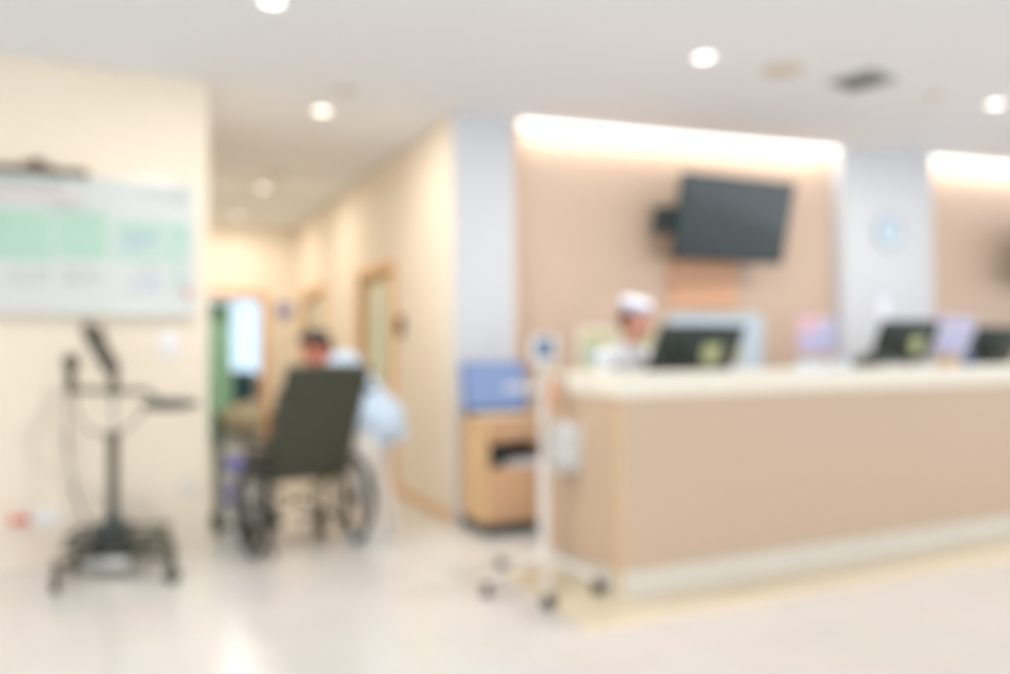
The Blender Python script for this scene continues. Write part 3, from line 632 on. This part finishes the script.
# ---------------------------------------------------------------- people
def frame_from(fwd, up):
    f = Vector(fwd).normalized(); u = Vector(up); r = f.cross(u).normalized(); u = r.cross(f).normalized(); return r, f, u   # right, forward, up
def head_prims(mb, c, fwd, up, k=1.0):
    r, f, u = frame_from(fwd, up); c = Vector(c); rot = Matrix((r, f, u)).transposed()
    P = lambda a, b, d: c + (r * a + f * b + u * d) * k
    mb.ball(P(0, -.005, .03), (.073 * k, .092 * k, .088 * k), rot); mb.ball(P(0, .018, -.035), (.056 * k, .066 * k, .072 * k), rot)
    mb.ball(P(0, .045, -.085), (.028 * k, .03 * k, .024 * k), rot)
    mb.cap(P(0, .083, .005), P(0, .103, -.028), .010 * k, .015 * k)
    mb.ball(P(0, .080, -.058), (.024 * k, .016 * k, .012 * k), rot)
    for s_ in (-1, 1):
        mb.ball(P(s_ * .077, -.008, -.008), (.012 * k, .02 * k, .032 * k), rot); mb.ball(P(s_ * .032, .078, .022), (.024 * k, .014 * k, .008 * k), rot)
    return P, rot
def face_parts(P, rot, parent, k=1.0):
    for s_ in (-1, 1):
        e = MB().ball(P(s_ * .031, .079, .003), (.013 * k, .010 * k, .008 * k), rot).build('eye', M['paper'], parent)
        MB().ball(P(s_ * .031, .0865, .003), (.006 * k, .004 * k, .006 * k), rot).build('iris', M['dark'], e)
        MB().ball(P(s_ * .033, .088, .024), (.020 * k, .006 * k, .004 * k), rot).build('eyebrow', M['hair'], parent)
    MB().ball(P(0, .090, -.058), (.021 * k, .008 * k, .007 * k), rot).build('lips', M['lips'], parent)
def hand_prims(mb, wrist, d, n, side):
    """d: along the fingers, n: back of the hand; side +1 puts the thumb at d x n"""
    d = Vector(d).normalized(); n = Vector(n); s = d.cross(n).normalized() * side; n = s.cross(d).normalized() * side; w = Vector(wrist)
    n = n if n.dot(Vector(n)) > 0 else -n
    for k in (-1.2, -.4, .4, 1.2): mb.cap(w + d * .012 + s * k * .012, w + d * .082 + s * k * .019, .014, .0125)
    L = {-1.2: .056, -.4: .072, .4: .078, 1.2: .070}
    for k, l in L.items():
        a = w + d * .088 + s * k * .020; b = a + (d * .88 - n * .25 + s * k * .06) * l * .5; c = b + (d * .6 - n * .75) * l * .32; e = c + (d * .2 - n * .95) * l * .25
        mb.cap(a, b, .0098, .009); mb.cap(b, c, .009, .0082); mb.cap(c, e, .0082, .007)
    a = w + d * .028 + s * .024; b = a + (d * .6 + s * .75 - n * .2) * .042; c = b + (d * .85 + s * .35 - n * .3) * .032
    mb.cap(a, b, .0125, .011); mb.cap(b, c, .011, .009)

# --- bending carer in pale blue, at the right of the wheelchair
Pq = on_z(377, 542)
t = thing('person', 'person in pale blue top bending over beside the wheelchair', 'person', (Pq.x, Pq.y + .05, 0), 0)
ox, oy = Pq.x, Pq.y + .05
def loc(px, py, Y): v = on_y(px, py, Y); return Vector((v.x - ox, v.y - oy, v.z))
hipc = loc(377, 418, 6.02); shc = loc(345, 373, 6.02); hdc = loc(317, 350, 6.0)
tv = (shc - hipc).normalized(); lat = Vector((.42, .9, 0)).normalized()      # across the body, left shoulder nearer the camera
fw = Vector((-.88, .15, -.2)); 
shn, shf = shc - lat * .17, shc + lat * .17; hn, hf = hipc - lat * .09, hipc + lat * .09
ftn, ftf = Vector((-.04, -.02, .0)), Vector((.02, .22, .0))
ankn, ankf = ftn + Vector((.03, 0, .08)), ftf + Vector((.03, 0, .08)); knn, knf = (hn + ankn) / 2 + Vector((-.07, -.01, .0)), (hf + ankf) / 2 + Vector((-.06, 0, .0))
eln, elf = shn + Vector((-.08, -.02, -.26)), shf + Vector((-.14, .02, -.24))
wrn, wrf = eln + Vector((-.17, -.01, -.12)), elf + Vector((-.16, -.06, -.11))
b = MB(); face = Vector((-.45, -.80, -.40))
hP, hR = head_prims(b, hdc, face, (-.25, -.3, .9), 1.1)
b.cap(hdc + Vector((.02, .02, -.04)), shc + Vector((-.02, 0, .03)), .05, .058)
b.cap(shn, shf, .062); b.cap(shc, hipc, .12, .12); b.cap(hn, hf, .10)
for h_, k_, a_, f_ in ((hn, knn, ankn, ftn), (hf, knf, ankf, ftf)):
    b.cap(h_, k_, .085, .055); b.cap(k_, a_, .053, .036); b.cap(a_ + Vector((.02, 0, -.04)), f_ + Vector((-.13, -.03, .035)), .034, .026)
for s_, e_, w_ in ((shn, eln, wrn), (shf, elf, wrf)):
    b.cap(s_, e_, .048, .038); b.cap(e_, w_, .037, .026)
hand_prims(b, wrn, (wrn - eln), (0, 0, 1), 1); hand_prims(b, wrf, (wrf - elf), (0, 0, 1), -1)
blob('body', b, M['skinr'], t, .0085, 3)
face_parts(hP, hR, t, 1.1)
h = MB(); h.ball(hP(0, -.022, .052), (.098, .108, .088), hR); h.ball(hP(0, -.05, -.01), (.092, .08, .094), hR); h.ball(hP(.075, -.05, .085), (.06, .06, .05), hR); h.ball(hP(-.06, .05, .085), (.045, .05, .03), hR); h.ball(hP(.03, .03, .10), (.06, .06, .035), hR)
blob('hair', h, M['hair'], t, .008, 3)
s = MB(); s.cap(shn, shf, .078); s.cap(shc + tv * .02, hipc, .145, .155); s.cap(hn, hf, .135, .125); s.cap(shn, (shn + eln) / 2 + Vector((-.03, 0, -.09)), .072, .066); s.cap(shf, (shf + elf) / 2 + Vector((-.03, 0, -.09)), .072, .066)
s.cap(hipc, hipc + Vector((.10, .0, -.09)), .13, .085); s.cap(hn, hn + Vector((.05, 0, -.12)), .11, .09); s.cap(hf, hf + Vector((.02, 0, -.12)), .10, .09)
s.cap(shc, hipc + Vector((.13, -.02, .02)), .11, .08); s.ball(hipc + Vector((.03, 0, -.04)), (.15, .19, .13)); s.cap(hipc, hipc + Vector((.165, -.02, -.11)), .12, .06)
blob('shirt', s, M['shirt'], t, .011, 16)
tr_ = MB()
for h_, k_, a_ in ((hn, knn, ankn), (hf, knf, ankf)): tr_.cap(h_, k_, .105, .075); tr_.cap(k_, a_ + Vector((0, 0, .02)), .073, .062)
tr_.cap(hn, hf, .11); blob('trousers', tr_, M['trousers'], t, .011, 3)
for f_ in (ftn, ftf):
    sh = MB(); sh.cap(f_ + Vector((.05, .01, .045)), f_ + Vector((-.14, -.03, .04)), .044, .036); sh.box(f_ + Vector((-.17, -.06, 0)), f_ + Vector((.09, .05, .03)), .01); blob('shoe', sh, M['white'], t, .008, 3)
cr = MB().ring((0, 0, 0), .062, .010, 'Z').build('collar', M['mint'], t); cr.location = (hdc * .35 + shc * .65); cr.rotation_euler = (R(10), R(-35), 0)

# --- nurse behind the counter, looking down to the right
Nq = on_y(634, 350, 5.62)
t = thing('person', 'nurse in white uniform and white cap standing behind the counter', 'person', (Nq.x, Nq.y, 0), 0)
f0 = Vector((.52, -.85, 0)).normalized(); l0 = Vector((-f0.y, f0.x, 0))
def nl(px, py, Y): v = on_y(px, py, Y); return Vector((v.x - Nq.x, v.y - Nq.y, v.z))
hdc = nl(637, 322, 5.60); shc = nl(626, 358, 5.68); hip = Vector((-.08, .12, .86))
s1, s2 = shc + l0 * .185, shc - l0 * .185; h1, h2 = hip + l0 * .09, hip - l0 * .09
b = MB(); hP, hR = head_prims(b, hdc, (.74, -.58, -.26), (.1, -.1, 1), 1.06)
b.cap(hdc + Vector((-.01, .0, -.05)), shc + Vector((0, 0, .03)), .047, .055); b.cap(s1, s2, .055); b.cap(shc, hip, .105, .115); b.cap(h1, h2, .10)
legs = []
for h_, s_ in ((h1, 1), (h2, -1)):
    k_ = h_ * .5 + Vector((0, 0, .06)) + f0 * .03 + l0 * s_ * .03; k_.z = .47; a_ = Vector((h_.x - .01, h_.y + .02, .08)); legs.append((h_, k_, a_))
    b.cap(h_, k_, .085, .055); b.cap(k_, a_, .052, .035); b.cap(a_ + Vector((0, 0, -.04)), a_ + f0 * .15 + Vector((0, 0, -.045)), .034, .026)
arms = []
for s_, sg in ((s1, 1), (s2, -1)):
    e_ = s_ + f0 * .06 + l0 * sg * .05 + Vector((0, 0, -.25)); w_ = e_ + f0 * .21 - l0 * sg * .04 + Vector((0, 0, -.035)); arms.append((s_, e_, w_))
    b.cap(s_, e_, .044, .036); b.cap(e_, w_, .035, .024); hand_prims(b, w_, w_ - e_, (0, 0, 1), sg)
blob('body', b, M['skin'], t, .0085, 3); face_parts(hP, hR, t, 1.06)
h = MB(); h.ball(hP(0, -.03, .045), (.088, .094, .083), hR); h.ball(hP(0, -.055, -.01), (.082, .066, .086), hR); h.ball(hP(0, -.105, -.02), (.045, .04, .045), hR); h.ball(hP(.0, .035, .088), (.055, .04, .025), hR)
blob('hair', h, M['hairb'], t, .008, 3)
c_ = MB(); n = 24
prof = [(.074, -.012), (.088, .03), (.094, .065), (.08, .088), (.05, .097), (.0, .098)]
rings = []
for rr_, z in prof: rings.append([c_.bm.verts.new(hP(math.sin(2 * math.pi * k / n) * rr_, -.025 + math.cos(2 * math.pi * k / n) * rr_ * 1.12 - z * .15, .062 + z * .85)) for k in range(n)])
for i in range(len(prof) - 1):
    for k in range(n): c_.bm.faces.new((rings[i][k], rings[i][(k + 1) % n], rings[i + 1][(k + 1) % n], rings[i + 1][k]))
o = c_.build('nurse_cap', M['capw'], t); so = o.modifiers.new('s', 'SOLIDIFY'); so.thickness = .006
c_ = MB(); P = [hP(math.sin(2 * math.pi * k / 32) * .084, -.028 + math.cos(2 * math.pi * k / 32) * .094, .085) for k in range(32)]
c_.tube(P, .011, 8, True).build('cap_band', M['capb'], o)
s = MB(); s.ball(shc + Vector((0, 0, -.01)), (.17, .13, .09)); s.cap(s1, s2, .070); s.cap(shc, hip, .125, .135); s.cap(h1, h2, .122); s.cap(hip, hip + Vector((0, .0, -.38)), .15, .19)
for s_, e_, w_ in arms: s.cap(s_, e_, .062, .05); s.cap(e_, w_ - (w_ - e_) * .2, .05, .038)
blob('uniform', s, M['uniform'], t, .011, 9)
for h_, k_, a_ in legs:
    sh = MB(); sh.cap(a_ + Vector((0, 0, -.035)) - f0 * .02, a_ + f0 * .16 + Vector((0, 0, -.042)), .043, .035); sh.box(a_ + Vector((-.05, -.05, -.08)), a_ + Vector((.05, .05, -.055)), .008); blob('shoe', sh, M['white'], t, .008, 3)
